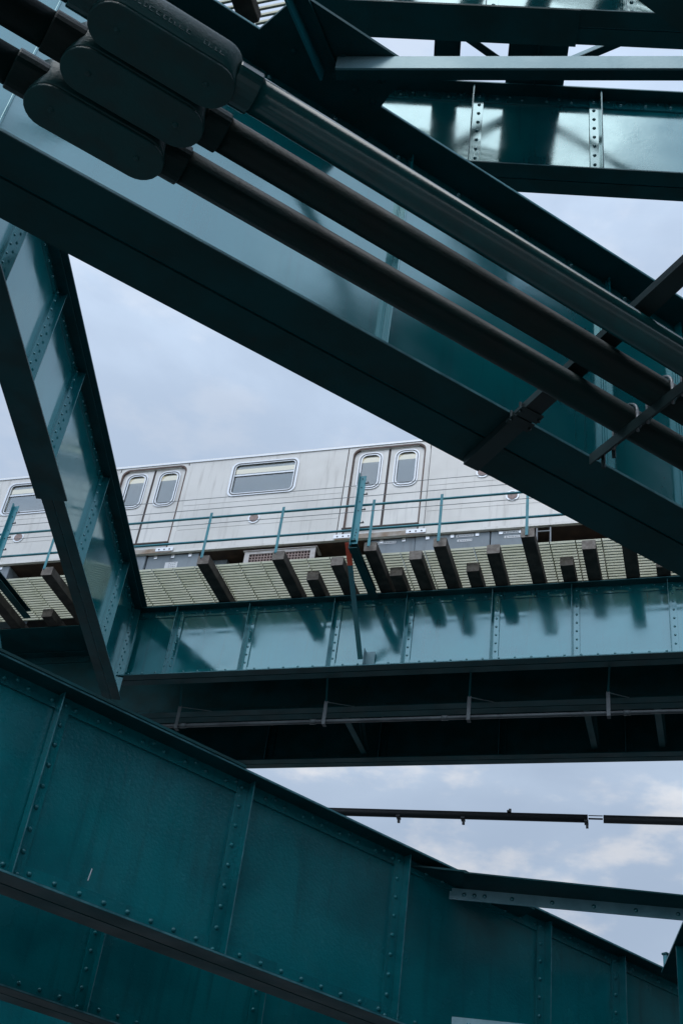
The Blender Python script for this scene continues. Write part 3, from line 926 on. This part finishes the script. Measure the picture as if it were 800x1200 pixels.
# struts carrying the pipes
r = thing('pipe_strut', 'dark steel strut clamped under the diagonal girder, passing above the pipes', 'strut', D, 2.535, 3.675, 3.8555, 'struts holding the pipes')
r.rotation_euler[2] = D - R_(92.5)           # x now runs across the girders
link('channel', MB().box(0, 2.6, -0.043, 0.043, 0.0, 0.005).box(0, 2.6, 0.038, 0.043, 0.0051, 0.043).box(0, 2.6, -0.043, -0.038, 0.0051, 0.043).mesh('channel', 'strut'), r)
for x in (0.40, 0.47):
    link('clamp', MB().box(x - 0.03, x + 0.03, -0.06, 0.06, -0.006, -0.0005).tube((x, -0.052, -0.02), (x, -0.052, 0.044), 0.007, 8).tube((x, 0.052, -0.02), (x, 0.052, 0.044), 0.007, 8).mesh('clamp', 'strut'), r)

r = thing('pipe_strut', 'dark steel strut under the three pipes at the right edge, with U-bolts', 'strut', D, 2.80, 3.10, 3.6625, 'struts holding the pipes')
r.rotation_euler[2] = D - R_(91.5)
link('channel', MB().box(-0.02, 2.2, -0.008, 0.045, 0.042, 0.048).box(-0.02, 2.2, -0.008, -0.002, -0.012, 0.0419).mesh('channel', 'strut'), r)
for n in (2.478, 2.69, 2.908):
    x = 3.10 - n
    mb = MB()
    prev = None
    for i in range(13):
        a = R_(180 * i / 12)
        p = (x + 0.077 * math.cos(a), 0.02, 0.12 + 0.077 * math.sin(a))
        if prev:
            mb.tube(prev, p, 0.008, 8, caps=False)
        prev = p
    for sg in (-1, 1):
        mb.tube((x + sg * 0.077, 0.02, 0.12), (x + sg * 0.077, 0.02, 0.0), 0.008, 8)
        mb.tube((x + sg * 0.077, 0.02, 0.022), (x + sg * 0.077, 0.02, 0.0415), 0.016, 6)
    link('u_bolt', mb.mesh('u_bolt', 'galv', smooth=True), r)
for x, z in ((0.1, -0.03), (0.03, -0.045)):
    link('hanger_hook', MB().tube((x, 0.03, z), (x, 0.03, 0.041), 0.009, 8).mesh('hanger_hook', 'strut'), r)

# ------------------------------------------------------------------ lateral bracing of the diagonal span
r = thing('gusset_plate', 'dark gusset plate under the top flange of the diagonal girder', 'gusset plate', D, 1.2, 3.15, 5.535)
link('plate', MB().prism([(-0.37, 0.15), (-0.31, -0.09), (-0.30, -0.14), (0.28, -0.14), (0.355, -0.055), (0.36, 0.15), (0.3, 0.33), (-0.3, 0.33)], 0.0, 0.02).mesh('plate', 'under'), r)
mb = MB()
for x in (-0.2, -0.08, 0.05, 0.17, 0.28):
    mb.dome((x, 0.02, 0.0), (0, 0, -1), 0.018)
    mb.dome((x + 0.03, 0.14, 0.0), (0, 0, -1), 0.018)
link('rivets', mb.mesh('rivets', 'under', smooth=True), r, kind='stuff')

az = R_(-9.3)
r = thing('lateral_brace', 'pale grey-teal horizontal angle bar across the upper right', 'brace', az, -0.9, 3.30, 5.425)
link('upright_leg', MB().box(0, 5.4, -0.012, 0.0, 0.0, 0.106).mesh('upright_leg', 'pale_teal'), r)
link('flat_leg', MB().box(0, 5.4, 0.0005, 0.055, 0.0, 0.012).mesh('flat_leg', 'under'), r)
az = R_(62.9 + 180)
pw_ = world(D, 1.208, 3.278, 0)
tt = pw_.x * math.cos(az) + pw_.y * math.sin(az)
nn = -pw_.x * math.sin(az) + pw_.y * math.cos(az)
r = thing('lateral_brace', 'narrow teal angle bar rising from the dark gusset plate at the top', 'brace', az, tt, nn, 5.425)
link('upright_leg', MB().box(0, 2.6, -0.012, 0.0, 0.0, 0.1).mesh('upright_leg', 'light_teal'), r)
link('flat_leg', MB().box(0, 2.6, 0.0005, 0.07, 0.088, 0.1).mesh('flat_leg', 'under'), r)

# ------------------------------------------------------------------ lateral bracing of the low span
az = R_(-8.7)
r = thing('gusset_plate', 'dark gusset plate between the low girder and the riveted angle bar', 'gusset plate', az, 0, 10.2, 4.176)
link('plate', MB().prism([(-0.53, -0.03), (-0.02, -0.012), (0.3, 0.36), (0.62, 0.72), (0.5, 0.96), (0.38, 0.86)], 0.0, 0.016).mesh('plate', 'under'), r)


def low_brace(label, t, n, z, l=6.5, w0=0.37, w1=0.1):
    r = thing('lateral_brace', label, 'brace', az, t, n, z)
    link('upright_leg', MB().box(0, l, -0.013, 0.0, 0.0, 0.102).mesh('upright_leg', 'bar_lit'), r)
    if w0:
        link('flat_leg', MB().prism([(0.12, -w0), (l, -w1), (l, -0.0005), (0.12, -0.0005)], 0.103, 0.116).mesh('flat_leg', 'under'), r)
    mb = MB()
    for x in [0.13, 0.22, 0.31, 0.55] + [0.9 + 0.36 * i for i in range(14)]:
        mb.dome((x, -0.013, 0.05), (0, -1, 0), 0.02)
    link('rivets', mb.mesh('rivets', 'enamel', smooth=True), r, kind='stuff')
    return r


low_brace('pale blue-grey riveted angle bar from the low girder towards the right edge', -0.15, 10.55, 4.058)
low_brace('pale angle bar just peeping in at the bottom edge of the picture', -0.06, 9.66, 2.70, w0=0)

# a pale drip of paint on the low girder's web
lg = next(o for o in bpy.data.objects if o.get('label', '').startswith('dark teal low girder'))
link('paint_drip', MB().bar((-3.254, -0.0088, 0.229), (-3.244, -0.0088, 0.319), 0.008, 0.003, (0, 1, 0)).mesh('paint_drip', 'white'), lg)

# small capped post standing on the low girder
r = thing('capped_post', 'small bright teal capped post on the low girder at the right edge', 'post', W, 10.12, 7.58, 4.259)
link('shaft', MB().box(-0.022, 0.022, -0.022, 0.022, 0.0, 0.17).mesh('shaft', 'light_teal'), r)
link('cap', MB().box(-0.034, 0.034, -0.03, 0.03, 0.171, 0.19).mesh('cap', 'under'), r)

# ------------------------------------------------------------------ overhead pipe against the sky
az = R_(-16.06)
r = thing('overhead_cable', 'thick dark cable run against the cloudy sky below the viaduct', 'cable', az, -1, 17.3, 8.05)
for a, b in ((-14, 0.52), (0.75, 16)):
    link('sheath', MB().tube((a, 0, 0), (b, 0, 0), 0.062, 12).mesh('sheath', 'cable', smooth=True), r)
link('bare_core', MB().tube((0.53, 0, 0.0), (0.74, 0, 0.0), 0.014, 8).tube((0.53, 0, 0.05), (0.74, 0, 0.05), 0.008, 8).mesh('bare_core', 'cable', smooth=True), r)
for x, s_ in ((-2.35, -1), (-1.35, -1), (-0.65, 1), (0.5, -1)):
    link('clip', MB().box(x - 0.03, x + 0.03, -0.07, 0.07, s_ * 0.062 - 0.012, s_ * 0.062 + 0.012).box(x - 0.008, x + 0.03, -0.02, 0.02, s_ * 0.11 - 0.04, s_ * 0.11 + 0.01).mesh('clip', 'cable'), r)

# ------------------------------------------------------------------ second elevated deck overhead
grating('pale slatted walkway grating overhead, glimpsed past the gusset at the top', T, -9.6, 44, 4.85, 6.14, 11.246, 'slatted walkways')
ov = tie_mesh(0.0, 2.5).mesh('timber', ['wood', 'endgrain'])
for i in range(22):
    lab = 'dark wooden tie crossing the bright slats at the top edge of the picture' if i == 9 else 'dark wooden tie of the overhead deck, hidden above the top girders'
    r = thing('wooden_tie', lab, 'railway tie', T, -9.4 + 0.62 * i, 3.1, 11.075, 'ties of the overhead deck')
    link('timber', ov, r)
plate_girder('plate_girder', 'girder of the deck directly overhead, above the picture', T, 3.6, 9.7, 11.05, -14, 14, 0.32, (), mat='under', group='girders of the overhead deck')
plate_girder('plate_girder', 'short outer girder of the deck directly overhead, above the picture', T, 0.3, 9.7, 11.05, 4.2, 14, 0.32, (), mat='under', group='girders of the overhead deck')
r = thing('deck_plate', 'unseen dark plate added to the overhead deck, mirrored in the diagonal girder', 'deck', T, 4.4, 0, 11.056)  # added out of view to give the diagonal web a dark reflection
for k in range(5):
    link('plate', MB().box(k * 2.0 + 0.004, k * 2.0 + 1.996, 0.1, 6.1, 0.0, 0.014).mesh('plate', 'under'), r)

r = thing('deck_plate', 'unseen dark plate added on the low girders, shading the ones behind', 'deck', W, 0, 7.95, 4.262)  # hidden strip, added and sized to dim the girders behind
for k in range(7):
    link('plate', MB().box(-8 + k * 4.2 + 0.004, -8 + (k + 1) * 4.2 - 0.004, 0.0, 1.1, 0.0, 0.08).mesh('plate', 'under'), r)

# ------------------------------------------------------------------ columns that carry it all, outside the picture
def column(label, az, t, n, z):
    r = thing('steel_column', label, 'column', az, t, n, -EYE + 0.002, 'steel columns carrying the viaducts')
    h = z + EYE - 0.03
    link('shaft', MB().box(-0.2, 0.2, -0.01, 0.01, 0.04, h).box(-0.22, -0.2005, -0.2, 0.2, 0.04, h).box(0.2005, 0.22, -0.2, 0.2, 0.04, h).mesh('shaft', 'enamel_old'), r)
    link('base_plate', MB().box(-0.4, 0.4, -0.4, 0.4, 0.0, 0.039).mesh('base_plate', 'enamel_old'), r)
    link('cap_plate', MB().box(-0.35, 0.35, -0.3, 0.3, h + 0.0005, h + 0.026).mesh('cap_plate', 'enamel_old'), r)


for az_, t, n, z, lab in ((T, 12, 15.46, 9.7, 'right column under the fascia girder'), (T, 12, 18.43, 9.7, 'right column under the far girder'), (T, -22, 15.46, 9.7, 'left column under the fascia girder'),
                          (T, -22, 18.43, 9.7, 'left column under the far girder'), (D, -8.5, 3.5, 3.9, 'near column under the diagonal girder'), (D, 13, 3.5, 3.9, 'far column under the diagonal girder'),
                          (W, -7.5, 7.7, 2.8, 'near column under the low girder'), (W, 20, 7.7, 2.8, 'far column under the low girder')):
    column(lab + ', outside the picture', az_, t, n, z)


# ------------------------------------------------------------------ brick buildings across the street, mirrored in the low girder's paint
MAT['brick'] = material('brick', (0.2, 0.1, 0.075), 0.85, var=(0.14, 0.075, 0.06), var_scale=2.5)
MAT['stone'] = material('sandstone_trim', (0.36, 0.32, 0.27), 0.8, var=(0.28, 0.25, 0.21))


def building(label, x, y, wd, dp, floors, rot=0.0):
    r = thing('brick_building', label, 'building', rot, x, y, -EYE + 0.002, 'brick buildings across the street')
    H = floors * 3.3 + 1.2
    link('wall', MB().box(0, dp, 0, wd, 0, H).mesh('wall', 'brick'), r)
    link('cornice', MB().box(-0.45, -0.001, -0.1, wd + 0.1, H - 0.5, H + 0.1).mesh('cornice', 'stone'), r)
    me = MB().box(-0.12, -0.002, -0.65, 0.65, -0.12, 0.0).box(-0.05, -0.002, -0.62, 0.62, 1.9, 2.05).mesh('sill', 'stone')
    ge = MB().box(-0.03, -0.0021, -0.55, 0.55, 0.001, 1.899).mesh('window', 'glass_dark')
    k = int(wd / 2.4)
    for f in range(floors):
        for i in range(k):
            yy = (i + 0.5) * wd / k
            wv = link('window', ge, r, (0, yy, f * 3.3 + 1.3))
            link('sill', me, wv)
    return r


MAT['glass_dark'] = material('window_glass', (0.03, 0.035, 0.04), 0.06, ior=1.6)
building('five-storey brick building across the street to the right, outside the picture', 24, -34, 22, 14, 6)
building('brick corner building across the street to the right, outside the picture', 25, -11.5, 34, 14, 6)
